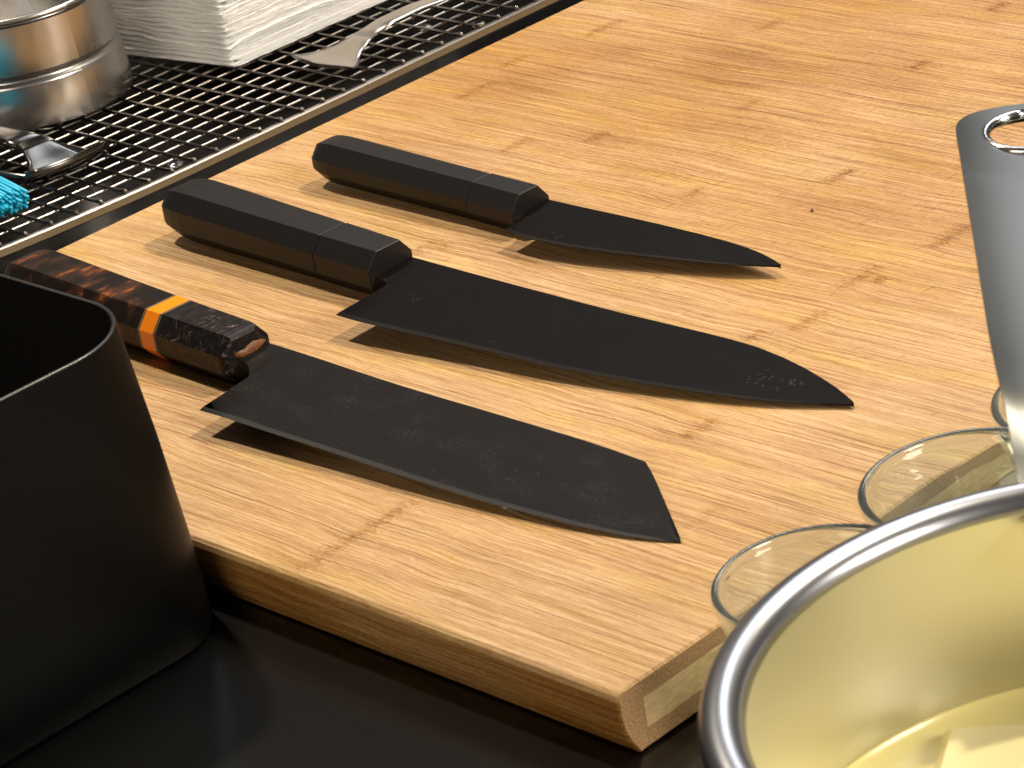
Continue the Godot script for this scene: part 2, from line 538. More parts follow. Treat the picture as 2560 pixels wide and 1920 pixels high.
	var orange := mat(lin(1.0, 0.27, 0.006), 0.28, 0.0, 0.5)
	obj("orange_ring", octa_part([[-42.7, 14.6, 21, 1], [-51.4, 14.85, 21, 1]]), orange, k3)
	obj("liner", octa_part([[-41.3, 14.55, 21, 1.006], [-42.7, 14.6, 21, 1.006]]), liner, k3)
	obj("ferrule", octa_part([[1.2, 13.6, 21, 0.80], [0.6, 13.6, 21, 0.93], [-1.0, 13.8, 21, 0.985], [-4, 13.9, 21, 1], [-41.3, 14.5, 21, 1]]), horn(), k3)
	# rust-coloured filler round the tang on the handle's front
	var fs := begin()
	var fr := []
	for e in [[0.6, 1.0], [1.5, 0.94], [1.9, 0.6]]:
		var r := PackedVector3Array()
		for k in 18:
			var a := TAU * k / 18
			var q := 1.0 + 0.16 * sin(a * 3 + 1) + 0.1 * sin(a * 5)
			r.append(Vector3(e[0], (1.6 + 2.9 * sin(a)) * q * e[1], (-2.0 + 7.2 * cos(a)) * q * e[1]) / 1000.0)
		fr.append(r)
	loft(fs, fr, true, false, true, true)
	var rust := mat(Color.WHITE, 0.5)
	rust.albedo_texture = noise_tex(noise(0.05, 61), lin(0.05, 0.022, 0.008), lin(0.50, 0.17, 0.035))
	rust.uv1_triplanar = true
	rust.uv1_scale = Vector3(60, 60, 60)
	obj("tang_filler", done(fs), rust, k3)
	for part in k3.get_children():
		part.rotation.z = deg_to_rad(2.0)
	var b3 := blade([[-4, -9.8, -4, 4.6], [1.5, -10.0, 3.4, 4.7], [3.5, -10.2, 7.6, 5.2], [5, -10.4, 12.1, 7.9], [6.5, -10.5, 16.0, 11.6], [8, -10.7, 18.6, 16.0], [10, -10.9, 20.4, 21.4], [12, -11.0, 21.4, 31.6], [14, -11.2, 21.8, 40.0], [30, -12.3, 36.4, 38.1], [51, -13.6, 55, 36.6], [74, -15.1, 76, 34.4], [95, -17.1, 96, 32.4], [119, -19.6, 120, 30.4], [142, -21.9, 142, 28.2], [162, -23.7, 162, 25.8], [178, -24.6, 178, 23.2], [192, -24.9, 200, 19.4], [199, -20.8, 211, 16.8], [206, -16.2, 221, 14.1], [214, -10.7, 229, 11.2], [226, -2.5, 235, 8.6], [237.5, 5.4, 239, 6.5]], 2.3, 0.955)
	obj("blade", b3[0], blade_b, k3)
	obj("cutting_edge", b3[1], edge_b, k3)

func burl() -> StandardMaterial3D:
	var w := 768
	var h := 384
	var a := field(noise(0.012, 71), w, h, w, h)
	var b := field(noise(0.018, 72, FastNoiseLite.TYPE_CELLULAR, 2), w, h, w, h)
	var c := field(noise(0.03, 73), w, h, w, h)
	var v := field(noise(0.009, 74), w, h, w, h)
	var im := PackedByteArray()
	im.resize(w * h * 3)
	for i in w * h:
		var col := lin(0.012, 0.0075, 0.006).lerp(lin(0.055, 0.022, 0.013), clampf((a[i] - 100) / 110.0, 0, 1))
		var o := clampf((a[i] * 0.4 + b[i] * 0.15 + c[i] * 0.6 - 166) / 60.0, 0, 1)
		col = col.lerp(lin(0.30, 0.085, 0.016), o * o * 0.8)
		var vein := maxf(0.0, 1.0 - absf(v[i] + (c[i] - 128) * 0.16 - 128) / 2.2)
		col = col.lerp(lin(0.20, 0.13, 0.075), vein * 0.55)
		im[i * 3] = int(col.r * 255); im[i * 3 + 1] = int(col.g * 255); im[i * 3 + 2] = int(col.b * 255)
	var m := mat(Color.WHITE, 0.40, 0.0, 0.30)
	m.albedo_texture = tex(Image.create_from_data(w, h, false, Image.FORMAT_RGB8, im))
	return m

func horn() -> StandardMaterial3D:
	var w := 768
	var h := 384
	var a := field(noise(0.3, 81, FastNoiseLite.TYPE_SIMPLEX_SMOOTH, 2), w, 40, w, h)
	var b := field(noise(0.02, 82), w, h, w, h)
	var im := PackedByteArray()
	im.resize(w * h * 3)
	for y in h:
		for x in w:
			var xs := clampi(x + int((b[y * w + x] - 128) * 0.12), 0, w - 1)
			var t := clampf((a[y * w + xs] - 120) / 110.0, 0, 1)
			var col := lin(0.0055, 0.0040, 0.0040).lerp(lin(0.22, 0.15, 0.135), t * t)
			var i := y * w + x
			im[i * 3] = int(col.r * 255); im[i * 3 + 1] = int(col.g * 255); im[i * 3 + 2] = int(col.b * 255)
	var m := mat(Color.WHITE, 0.42, 0.0, 0.34)
	m.albedo_texture = tex(Image.create_from_data(w, h, false, Image.FORMAT_RGB8, im))
	m.heightmap_enabled = true
	m.heightmap_texture = m.albedo_texture
	m.heightmap_scale = 0.012
	return m

# ------------------------------------------------------------------ rack, tray and what stands on them
const RY := BT + 0.0022
func rack_edge(z: float) -> float:
	var d := maxf(0.0, z + 0.245)
	return -0.0205 - 0.0028 * smoothstep(-0.30, -0.50, z) * 0.5 - 0.55 * d * d

func wire_rack() -> void:
	var t := thing("wire_rack", "shiny wire cooling rack lying over the black tray left of the board", "rack")
	var steel := mat(lin(0.62, 0.57, 0.52), 0.27, 1.0)
	# flat frame bar along the board
	var st := begin()
	var rings := []
	for k in 26:
		var z := -0.06 - 0.02 * k
		var x := rack_edge(z)
		var r := PackedVector3Array()
		for p in [[-0.0012, 0.0], [0.0007, 0.0], [0.0013, -0.0007], [0.0013, -0.0040], [0.0007, -0.0047], [-0.0012, -0.0047]]:
			r.append(Vector3(x + 0.0024 + p[0], RY - 0.0006 + p[1], z))
		rings.append(r)
	st.set_smooth_group(-1)
	loft(st, rings, true, true, true, true)
	obj("frame", done(st), mat(lin(0.55, 0.52, 0.50), 0.3, 1.0), t)
	var shaded_steel := mat(lin(0.22, 0.20, 0.18), 0.2, 1.0)  # rack steel darkened: the cross wires' shade is put into the colour
	# wires along x, their ends bent over the frame
	for k in 31:
		var z := -0.0945 - 0.01357 * k
		var e := rack_edge(z) - 0.0004
		var s := begin()
		tube(s, [Vector3(-0.40, RY, z - 0.0025), Vector3(-0.2, RY - 0.0003 * (k % 3), z - 0.0012), Vector3(e - 0.004, RY, z), Vector3(e, RY + 0.0003, z), Vector3(e + 0.0012, RY + 0.0004, z), Vector3(e + 0.0022, RY + 0.0002, z), Vector3(e + 0.0026, RY - 0.0002, z)], [0.00078, 0.00078, 0.00078, 0.00085, 0.00125, 0.00115, 0.0005], 8)
		obj("cross_wire", done(s), shaded_steel, t)
	for k in 29:
		var x := -0.0345 - 0.01145 * k
		var s := begin()
		var path := []
		for j in 12:
			var z := -0.085 - 0.04 * j
			path.append(Vector3(x + (rack_edge(z) + 0.0205), RY - 0.00155, z))
		tube(s, path, [0.0007], 8)
		obj("long_wire", done(s), steel, t)
	# tray below
	var tr := thing("black_tray", "glossy black drip tray under the wire rack, its rim along the board", "tray")
	var gloss := mat(lin(0.003, 0.0026, 0.0024), 0.24, 0.0, 0.2)
	var fl := begin(false)
	box(fl, Vector3(-0.45, 0.002, -0.60), Vector3(-0.0172, 0.0095, -0.04), 0.001)
	obj("tray_floor", done(fl), gloss, tr)
	var rm := begin(false)
	rings = []
	for z in [-0.60, -0.45, -0.3, -0.2, -0.12, -0.04]:
		rings.append(PackedVector3Array([Vector3(-0.0170, 0.0076, z), Vector3(-0.0168, 0.0100, z), Vector3(-0.0155, 0.0106, z), Vector3(-0.0140, 0.0100, z), Vector3(-0.0120, 0.0066, z), Vector3(-0.002, 0.0030, z), Vector3(-0.002, 0.001, z), Vector3(-0.0155, 0.001, z)]))
	rm.set_smooth_group(0)
	loft(rm, rings, true, true, true, false)
	obj("tray_rim", done(rm), gloss, tr)

func steel_pot() -> void:
	var t := thing("steel_pot", "round stainless steel pot with a groove round its middle beside the napkins", "pot", Vector3(-0.17, RY + 0.0008, -0.262))
	var m := mat(lin(0.50, 0.48, 0.455), 0.2, 1.0)
	m.anisotropy_enabled = true
	m.anisotropy = 0.5
	m.roughness_texture = noise_tex(noise(0.02, 95), Color(0.6, 0.6, 0.6), Color(1, 1, 1))
	m.roughness = 0.32
	var outer := soften([Vector2(0, 0.0), Vector2(0.0500, 0.0), Vector2(0.0525, 0.0022), Vector2(0.0520, 0.010), Vector2(0.0506, 0.0242), Vector2(0.0488, 0.0262), Vector2(0.0488, 0.0278), Vector2(0.0506, 0.0292), Vector2(0.0485, 0.0535), Vector2(0.0492, 0.0545)], 0.001)
	obj("body", lathe(outer, 96), m, t)
	var rim := [Vector2(0.0485, 0.0542)]
	for k in 10:
		var a := -PI / 2 + TAU * k / 10.0 * 0.8
		rim.append(Vector2(0.0480 + 0.0016 * cos(a), 0.0562 + 0.0016 * sin(a)))
	rim.append_array([Vector2(0.0468, 0.054), Vector2(0.0468, 0.03), Vector2(0.047, 0.004), Vector2(0.0, 0.003)])
	obj("rim", lathe(rim, 96), m, t)

func napkins() -> void:
	var paper := mat(lin(0.88, 0.87, 0.85), 0.95, 0.0, 0.2)
	paper.normal_enabled = true
	paper.normal_texture = noise_tex(noise(0.12, 101), Color.BLACK, Color.WHITE, 256, true, 2.0)
	paper.normal_scale = 0.12
	paper.uv1_triplanar = true
	paper.uv1_scale = Vector3(25, 25, 25)
	var wave := noise(18.0, 102, FastNoiseLite.TYPE_SIMPLEX_SMOOTH, 2)
	var fine := noise(120.0, 103, FastNoiseLite.TYPE_SIMPLEX_SMOOTH, 2)
	rng.seed = 5
	var y := RY + 0.0012
	var base := Vector3(-0.0996, 0, -0.3376)
	var ex := Vector3(-0.13, 0, 0.0165).normalized()
	var ez := Vector3(0.0005, 0, -1).normalized()
	for k in 27:
		var th := rng.randf_range(0.0018, 0.0027)
		var lean := -0.055 * (y - RY) + rng.randf_range(-0.0013, 0.0013)
		var st := begin()
		var across := []
		for i in 19:
			across.append([i / 18.0 * 0.125, 0.0])
		for i in range(1, 27):
			across.append([0.125, i / 26.0 * 0.15])
		for i in range(1, 8):
			across.append([0.125 * (1 - i / 7.0), 0.15])
		for i in range(1, 40):
			across.append([0.0, 0.15 * (1 - i / 40.0)])
		var rings := []
		var prof := [[0.0, -0.012], [0.02, -0.0012], [0.10, 0.0], [0.30, 0.0], [0.34, -0.0032], [0.38, 0.0], [0.60, 0.0002], [0.65, -0.0032], [0.69, 0.0], [0.92, 0.0], [0.985, -0.001], [1.0, -0.012]]
		var jit := []
		for j in prof.size():
			jit.append(rng.randf_range(-0.0022, 0.0008))
		for j in prof.size():
			var r := PackedVector3Array()
			for i in across.size():
				var a: float = across[i][0]
				var b: float = across[i][1]
				var fold: float = 1.0 if b < 0.001 else 0.0      # the near side is folded: smooth and round
				var push: float = prof[j][1]
				if fold > 0.5 and j > 1 and j < 10:
					push = -0.0011 * pow(absf(prof[j][0] - 0.5) * 2.0, 3.0)
				else:
					push += jit[j] * (1.0 if j > 1 and j < 10 else 0.0)
				push += fine.get_noise_3d(a, b + j * 0.002, k * 0.05) * 0.0008
				var inx := clampf(a / 0.125, 0, 1)
				var inz := clampf(b / 0.15, 0, 1)
				var p := base + ex * a + ez * b
				var dir := Vector3.ZERO
				if a < 0.001: dir -= ex
				if a > 0.124: dir += ex
				if b < 0.001: dir -= ez
				if b > 0.149: dir += ez
				if dir.length() > 1.1: dir *= 0.55
				p += dir * push + Vector3(lean, 0, 0)
				var wv := wave.get_noise_3d(p.x * 1.0, k * 0.006, p.z) * 0.0026 + fine.get_noise_3d(p.x, k * 0.02, p.z) * 0.0005
				wv *= smoothstep(0, 4, k) * (0.2 if j == 0 or j == prof.size() - 1 else 1.0)
				p.y = y + prof[j][0] * th * 1.02 + wv + 0.0 * (inx + inz)
				r.append(p)
			rings.append(r)
		loft(st, rings, true, true, true, true)
		var n := obj("paper_napkin", done(st), paper)
		tag(n, "lowest white paper napkin of the stack, lying on the wire rack" if k == 0 else "white folded paper napkin in the tall stack on the wire rack", "napkin", "napkins in the stack on the rack")
		y += th

# a flat steel scoop: fan-shaped head, narrow neck, long handle. rows: [way along, half width, height, cup]
func scoop(rows: Array, thick: float) -> Array:
	var head := begin()
	var handle := begin()
	var make := func(st: SurfaceTool, lo: int, hi: int) -> void:
		var rings := []
		for i in range(lo, hi + 1):
			var r: Array = rows[i]
			var up := []
			var dn := []
			for j in 9:
				var v := -1.0 + j / 4.0
				var yy: float = r[2] + r[3] * v * v
				up.append(Vector3(r[0] + (r[4] if r.size() > 4 else 0.0) * v * v, yy + thick / 2 * (1.0 - 0.7 * v * v * v * v), r[1] * v))
				dn.append(Vector3(r[0] + (r[4] if r.size() > 4 else 0.0) * v * v, yy - thick / 2 * (1.0 - 0.7 * v * v * v * v), r[1] * v))
			dn.reverse()
			rings.append(PackedVector3Array(up + dn))
		loft(st, rings, true, true, true, false)
	make.call(head, 0, 7)
	make.call(handle, 7, rows.size() - 1)
	return [done(head), done(handle)]

func utensils() -> void:
	var steel := mat(lin(0.60, 0.56, 0.52), 0.24, 1.0)
	var a := thing("steel_spatula", "pale steel spatula with a fan-shaped head lying beside the napkin stack", "spatula")
	var rows := [[0.0, 0.0225, 0.0066, 0.0006, 0.004], [0.003, 0.0228, 0.0052, 0.0008, 0.003], [0.008, 0.0222, 0.0042, 0.0012, 0.001], [0.013, 0.0185, 0.0042, 0.0014], [0.018, 0.0138, 0.0048, 0.0012], [0.023, 0.0102, 0.0062, 0.0008], [0.029, 0.0080, 0.0082, 0.0004], [0.036, 0.0068, 0.0102, 0.0], [0.05, 0.0062, 0.0125, 0.0], [0.07, 0.0060, 0.0128, 0.0], [0.10, 0.0062, 0.0110, 0.0], [0.14, 0.0075, 0.0080, 0.0], [0.17, 0.0085, 0.005, 0.0], [0.185, 0.006, 0.0035, 0.0]]
	var ms := scoop(rows, 0.0016)
	obj("head", ms[0], steel, a)
	obj("handle", ms[1], steel, a)
	var d := Vector3(0.02, 0, -1).normalized()
	a.transform = Transform3D(Basis(d, Vector3.UP, d.cross(Vector3.UP)), Vector3(-0.0475, RY + 0.0002, -0.3465))
	var dark := mat(lin(0.13, 0.125, 0.12), 0.2, 1.0)
	var b := thing("steel_scoop", "dark shiny steel scoop with upturned front lip beside the blue brush", "scoop")
	rows = [[0.0, 0.0235, 0.0125, 0.0, 0.005], [0.0012, 0.0240, 0.0085, 0.0, 0.005], [0.004, 0.0240, 0.005, 0.0, 0.004], [0.010, 0.0225, 0.0040, 0.0006, 0.002], [0.016, 0.0170, 0.0052, 0.0010], [0.022, 0.0120, 0.0085, 0.0008], [0.029, 0.0090, 0.0122, 0.0004], [0.036, 0.0078, 0.0142, 0.0], [0.05, 0.0070, 0.0142, 0.0], [0.08, 0.0066, 0.0120, 0.0], [0.12, 0.0066, 0.008, 0.0], [0.16, 0.007, 0.005, 0.0]]
	ms = scoop(rows, 0.0014)
	obj("head", ms[0], dark, b)
	obj("handle", ms[1], dark, b)
	d = Vector3(-1, 0, -0.06).normalized()
	b.transform = Transform3D(Basis(d, Vector3.UP, d.cross(Vector3.UP)), Vector3(-0.0520, RY + 0.0003, -0.2010))
	var s := begin()
	tube(s, [Vector3(-0.17, RY + 0.004, -0.178), Vector3(-0.10, RY + 0.003, -0.1855), Vector3(-0.0675, RY + 0.0026, -0.1915), Vector3(-0.0665, RY + 0.0026, -0.1917)], [0.0017, 0.0017, 0.0017, 0.0008], 10)
	tag(obj("steel_rod", done(s), dark), "thin dark steel rod between the scoop and the blue brush", "rod")

func brush() -> void:
	var t := thing("pastry_brush", "turquoise silicone pastry brush, its bristles pointing at the board", "brush", Vector3(-0.0375, RY + 0.0052, -0.1525))
	var teal := mat(lin(0.008, 0.40, 0.62), 0.42, 0.0, 0.5)
	rng.seed = 9
	var tilt := 0.17
	for row in 6:
		for k in 11:
			var z := -0.0105 + 0.0021 * k + (0.00105 if row % 2 else 0.0) + rng.randf_range(-0.0004, 0.0004)
			var y := 0.0019 * row + rng.randf_range(-0.0003, 0.0003)
			var x := 0.0006 * row + rng.randf_range(-0.003, 0.0012) - 0.0025 * absf(row - 2.5) * 0.6
			var s := begin()
			var path := []
			var bend := rng.randf_range(-0.0009, 0.0009)
			for j in 5:
				var f := j / 4.0
				path.append(Vector3(x - 0.045 * f, y + 0.045 * tilt * f + bend * sin(f * 3.0), z + bend * f))
			var tip: Vector3 = path[0]
			tube(s, [tip + Vector3(0.0007, -0.0001, 0), tip + Vector3(0.0004, 0, 0)] + path, [0.0003, 0.00068, 0.00084, 0.0009, 0.00092, 0.00096, 0.001], 7)
			obj("bristle", done(s), teal, t)
	var hs := begin(false)
	box(hs, Vector3(-0.075, 0.004, -0.015), Vector3(-0.043, 0.021, 0.0155), 0.002)
	obj("head", done(hs), teal, t)
	var st := begin()
	tube(st, [Vector3(-0.07, 0.0125, 0), Vector3(-0.12, 0.018, 0.002), Vector3(-0.2, 0.026, 0.004)], [0.006, 0.005, 0.006], 12)
	obj("handle", done(st), mat(lin(0.02, 0.02, 0.02), 0.4), t)

func crumbs() -> void:
	var white := mat(lin(0.75, 0.72, 0.66), 0.8)
	var brown := mat(lin(0.10, 0.05, 0.02), 0.8)
	var list := [[0.3544, -0.0702, 0.0010, white, "tiny white crumb beside the front knife's cutting edge"], [0.2865, -0.3203, 0.0009, brown, "tiny dark crumb on the board beyond the small knife"], [0.4020, -0.3000, 0.0010, brown, "tiny dark crumb on the board left of the steel handle"]]
	for e in list:
		var st := begin(false)
		box(st, Vector3(-e[2], 0, -e[2] * 0.5), Vector3(e[2], e[2] * 0.9, e[2] * 0.5), e[2] * 0.25)
		var o := obj("crumb", done(st), e[3])
		o.transform = Transform3D(Basis.from_euler(Vector3(0, 0.9 + e[0] * 5.0, 0)), Vector3(e[0], BT + 0.0002, e[1]))
		tag(o, e[4], "crumb", "crumbs on the board")

func droplets() -> void:
	var water := mat(Color(1, 1, 1, 0.0), 0.02)
	water.refraction_enabled = true
	water.refraction_scale = 0.033
	var list := [[-0.0422, -0.2493, 0.0040], [-0.0653, -0.4367, 0.0036], [-0.0404, -0.4508, 0.0036], [-0.0500, -0.2390, 0.0024], [-0.0306, -0.4807, 0.003]]
	var words := ["large water drop by the frame nearest the chef's knife handle", "water drop between the spatula handle and the rack's frame", "water drop on the rack's frame beyond the spatula", "small water drop left of the large one near the scoop", "farthest water drop, at the top of the photo"]
	for k in list.size():
		var e: Array = list[k]
		var prof := []
		for j in 9:
			var a := -PI / 2 + PI * j / 8.0
			prof.append(Vector2(maxf(0.0, e[2] * cos(a)) if j > 0 and j < 8 else 0.0, e[2] * 0.42 * sin(a)))
		var o := obj("water_drop", lathe(prof, 20), water)
		o.position = Vector3(e[0], 0.0195, e[1])
		tag(o, words[k], "water drop", "water drops on the rack")

# ------------------------------------------------------------------ black bin, glass bowls, saucepan
func rounded_rect(x0: float, x1: float, z0: float, z1: float, r: float, y: float) -> PackedVector3Array:
	var out := PackedVector3Array()
	for c in [[x1 - r, z0 + r, -PI / 2], [x1 - r, z1 - r, 0.0], [x0 + r, z1 - r, PI / 2], [x0 + r, z0 + r, PI]]:
		for k in 13:
			var a: float = c[2] + PI / 2 * k / 12.0
			out.append(Vector3(c[0] + r * cos(a), y, c[1] + r * sin(a)))
	return out

func black_bin() -> void:
	var t := thing("black_container", "tall matte black rectangular container with rounded corners in front of the board", "container")
	var m := mat(lin(0.0022, 0.0020, 0.0018), 0.40, 0.0, 0.25)
	m.normal_enabled = true
	m.normal_texture = noise_tex(noise(0.4, 111), Color.BLACK, Color.WHITE, 256, true, 1.0)
	m.normal_scale = 0.08
	m.uv1_triplanar = true
	m.uv1_scale = Vector3(20, 20, 20)
	var st := begin()
	var rr := func(y: float, k: float, r: float) -> PackedVector3Array: return rounded_rect(0.080 + k, 0.2885 - k, 0.0052 + maxf(k, -0.0036), 0.23 - k, r, y)
	loft(st, [rr.call(0.0, -0.0044, 0.030), rr.call(0.0006, -0.0062, 0.031), rr.call(0.002, -0.0072, 0.032), rr.call(0.03, -0.0050, 0.033), rr.call(0.07, -0.0019, 0.034), rr.call(0.11, 0.0012, 0.035), rr.call(0.1145, 0.0015, 0.0352)], true, true, false)
	obj("wall", done(st), m, t)
	var ri := begin()
	loft(ri, [rr.call(0.1145, 0.0015, 0.0352), rr.call(0.1150, 0.0018, 0.0349), rr.call(0.1151, 0.0024, 0.0343), rr.call(0.1147, 0.0029, 0.0338)], true, false, false)
	obj("rim", done(ri), mat(lin(0.03, 0.03, 0.028), 0.3, 0.2), t)
	var inn := begin()
	loft(inn, [rr.call(0.1147, 0.0029, 0.0338), rr.call(0.06, 0.0029, 0.030), rr.call(0.004, 0.0034, 0.028)], true, false, true)
	obj("inside", done(inn), mat(lin(0.006, 0.0052, 0.0045), 0.5, 0.0, 0.4), t)

func glass_bowl(at: Vector3, r: float, label: String) -> void:
	var k := r / 0.0395
	var glass := M.glass as Material
	var prof := [Vector2(0, 0.0012), Vector2(0.016, 0.0012), Vector2(0.0175, 0.0), Vector2(0.021, 0.0004), Vector2(0.0240, 0.0034), Vector2(0.0278, 0.0105), Vector2(0.0330, 0.0230), Vector2(0.0370, 0.0345), Vector2(0.0390, 0.0418), Vector2(0.0397, 0.0440), Vector2(0.0394, 0.0458), Vector2(0.0382, 0.0466), Vector2(0.0368, 0.0462), Vector2(0.0360, 0.0447), Vector2(0.0362, 0.0425), Vector2(0.0348, 0.0347), Vector2(0.0309, 0.0236), Vector2(0.0256, 0.0134), Vector2(0.0198, 0.0070), Vector2(0.012, 0.0044), Vector2(0.0, 0.0038)]
	var o := thing("glass_bowl", label, "bowl", at, "small glass bowls beside the board")
	var pts := []
	for p in soften(prof, 0.0012):
		pts.append(p * Vector2(k, 1.0))
	obj("body", lathe(pts, 96), glass, o)

func saucepan() -> void:
	var c := Vector3(0.6920, 0, 0.0428)
	var t := thing("saucepan", "big blurred stainless steel saucepan in the near right corner, flat handle with a hole", "saucepan", c)
	var m := mat(lin(0.60, 0.585, 0.57), 0.17, 1.0)
	var body := [Vector2(0, 0.0006), Vector2(0.078, 0.0006), Vector2(0.0865, 0.006), Vector2(0.0905, 0.05), Vector2(0.0918, 0.112), Vector2(0.0925, 0.1165)]
	obj("body", lathe(soften(body, 0.004), 128), m, t)
	var lip := []
	for k in 25:
		var a := deg_to_rad(-135.0 + 315.0 * k / 24.0)
		lip.append(Vector2(0.0957 + 0.0057 * cos(a), 0.1200 + 0.0054 * sin(a)))
	obj("lip", lathe(lip, 192), mat(lin(0.38, 0.385, 0.41), 0.29, 1.0), t)
	var inner := mat(lin(0.74, 0.725, 0.62), 0.42, 1.0)
	obj("inner_wall", lathe([Vector2(0.0903, 0.1200), Vector2(0.0905, 0.11), Vector2(0.0902, 0.08), Vector2(0.0892, 0.05), Vector2(0.086, 0.012), Vector2(0.078, 0.004), Vector2(0.0, 0.004)], 128), inner, t)
	# handle: a flat bar with a round end and a rolled hole
	var h := begin()
	var hw := 0.0222
	var rows := 14
	var rh := 0.0135
	var shape := func(x: float, w: float) -> float: return 0.0036 * w * w - 0.0008 - 0.0005 * sin(x * 40.0)
	var n := 48
	var outer_pts := []
	var inner_pts := []
	for k in n:
		var a := TAU * k / n
		var dir := Vector2(cos(a), sin(a))
		var e: Vector2
		if dir.x >= 0:
			e = dir * hw
		else:
			var s := minf(0.032 / maxf(1e-4, -dir.x), hw / maxf(1e-4, absf(dir.y)))
			e = dir * s
		var ca := atan2(hw, -0.032)
		if absf(wrapf(a - ca, -PI, PI)) < TAU / n * 0.5: e = Vector2(-0.032, hw)
		if absf(wrapf(a + ca, -PI, PI)) < TAU / n * 0.5: e = Vector2(-0.032, -hw)
		outer_pts.append(e)
		inner_pts.append(dir * rh)
	for side in 2:
		var yo := 0.0012 if side == 0 else -0.0012
		for k in n:
			var l := (k + 1) % n
			for b in 4:
				var q := []
				for pr in [[k, b], [l, b], [l, b + 1], [k, b + 1]]:
					var p: Vector2 = (inner_pts[pr[0]] as Vector2).lerp(outer_pts[pr[0]], pr[1] / 4.0)
					q.append(Vector3(p.x, shape.call(p.x, p.y / hw) + yo, p.y))
				if side == 0:
					quad(h, q[0], q[3], q[2], q[1])
				else:
					quad(h, q[0], q[1], q[2], q[3])
	h.set_smooth_group(3)
	for k in n:
		var l := (k + 1) % n
		for w in 2:
			var p: Vector2 = outer_pts[k] if w == 0 else inner_pts[k]
			var p2: Vector2 = outer_pts[l] if w == 0 else inner_pts[l]
			if w == 0 and p.x < -0.031 and p2.x < -0.031:
				continue
			var ya: float = shape.call(p.x, p.y / hw)
			var yb: float = shape.call(p2.x, p2.y / hw)
			quad(h, Vector3(p.x, ya - 0.0012, p.y), Vector3(p2.x, yb - 0.0012, p2.y), Vector3(p2.x, yb + 0.0012, p2.y), Vector3(p.x, ya + 0.0012, p.y))
	var ups := []
	var dns := []
	for i in rows:
		var f := float(i) / (rows - 1)
		var x := -0.032 - 0.178 * f
		var drop := -0.016 * smoothstep(0.72, 1.0, f)
		var up := PackedVector3Array()
		var dn := PackedVector3Array()
		for j in 13:
			var v := -1.0 + j / 6.0
			var ww := hw * (1.0 - 0.10 * smoothstep(0.5, 1.0, f))
			up.append(Vector3(x, shape.call(x, v) + 0.0012 + drop, ww * v))
			dn.append(Vector3(x, shape.call(x, v) - 0.0012 + drop, ww * v))
		ups.append(up)
		dns.append(dn)
	h.set_smooth_group(0)
	loft(h, ups, false, false, false, true)
	loft(h, dns, false, false, false, false)
	h.set_smooth_group(3)
	for i in rows - 1:
		for e in [0, 12]:
			if e:
				quad(h, dns[i][e], dns[i + 1][e], ups[i + 1][e], ups[i][e])
			else:
				quad(h, dns[i + 1][e], dns[i][e], ups[i][e], ups[i + 1][e])
	var hm := mat(lin(0.076, 0.077, 0.072), 0.33, 1.0)
	var handle := obj("handle", done(h), hm, t)
	var d := Vector3(-0.6457, 0.085, -0.7588).normalized()
	var q := d.cross(Vector3.UP).normalized()
	handle.transform = Transform3D(Basis(d, q.cross(d).normalized(), q), HOLE - c)
	var g := begin()
	var path := []
	for k in 33:
		var a := TAU * k / 32.0
		path.append(Vector3((rh - 0.0002) * cos(a), 0.0006, (rh - 0.0002) * sin(a)))
	tube(g, path, [0.0016], 10)
	obj("hole_lip", done(g), mat(lin(0.62, 0.61, 0.60), 0.16, 1.0), handle)
	# melted butter and cubes
	var yel := mat(lin(0.89, 0.785, 0.34), 0.16, 0.0, 0.5)
	var prof := [Vector2(0, 0.0655), Vector2(0.05, 0.0655), Vector2(0.080, 0.0656), Vector2(0.0862, 0.0661), Vector2(0.0884, 0.0670), Vector2(0.0892, 0.0684), Vector2(0.0897, 0.0690), Vector2(0.0900, 0.0682)]
	prof.reverse()
	var liq := obj("melted_butter", lathe(prof, 96), yel)
	liq.position = c
	tag(liq, "pale yellow melted butter filling the saucepan", "butter")
	var pale := mat(lin(0.92, 0.82, 0.43), 0.3, 0.0, 0.5)
	var spots := [[-0.058, -0.022, 0.5, 0.017], [-0.030, -0.046, 0.25, 0.015], [-0.066, 0.012, 0.9, 0.012], [-0.022, -0.012, 1.1, 0.014], [0.012, -0.03, 0.3, 0.014], [-0.03, 0.03, 0.7, 0.014]]
	var words := ["large pale butter block nearest the content's visible edge in the saucepan", "butter block at the right of the visible butter", "small butter block low by the saucepan's left lip", "butter block in the middle of the saucepan", "butter block under the handle side of the saucepan", "butter block at the near side of the saucepan"]
	for k in spots.size():
		var e: Array = spots[k]
		var st := begin(false)
		box(st, Vector3(-e[3], -0.009, -e[3] * 0.8), Vector3(e[3], 0.009, e[3] * 0.8), 0.003)
		var o := obj("butter_block", done(st), pale)
		o.transform = Transform3D(Basis.from_euler(Vector3(0.10 * sin(k * 2.0), e[2], 0.09 * cos(k * 3.0))), c + Vector3(e[0], 0.0625 + 0.001 * (k % 2), e[1]))
		tag(o, words[k], "butter", "butter blocks in the saucepan")

const HOLE := Vector3(0.5072, 0.146, -0.1775)

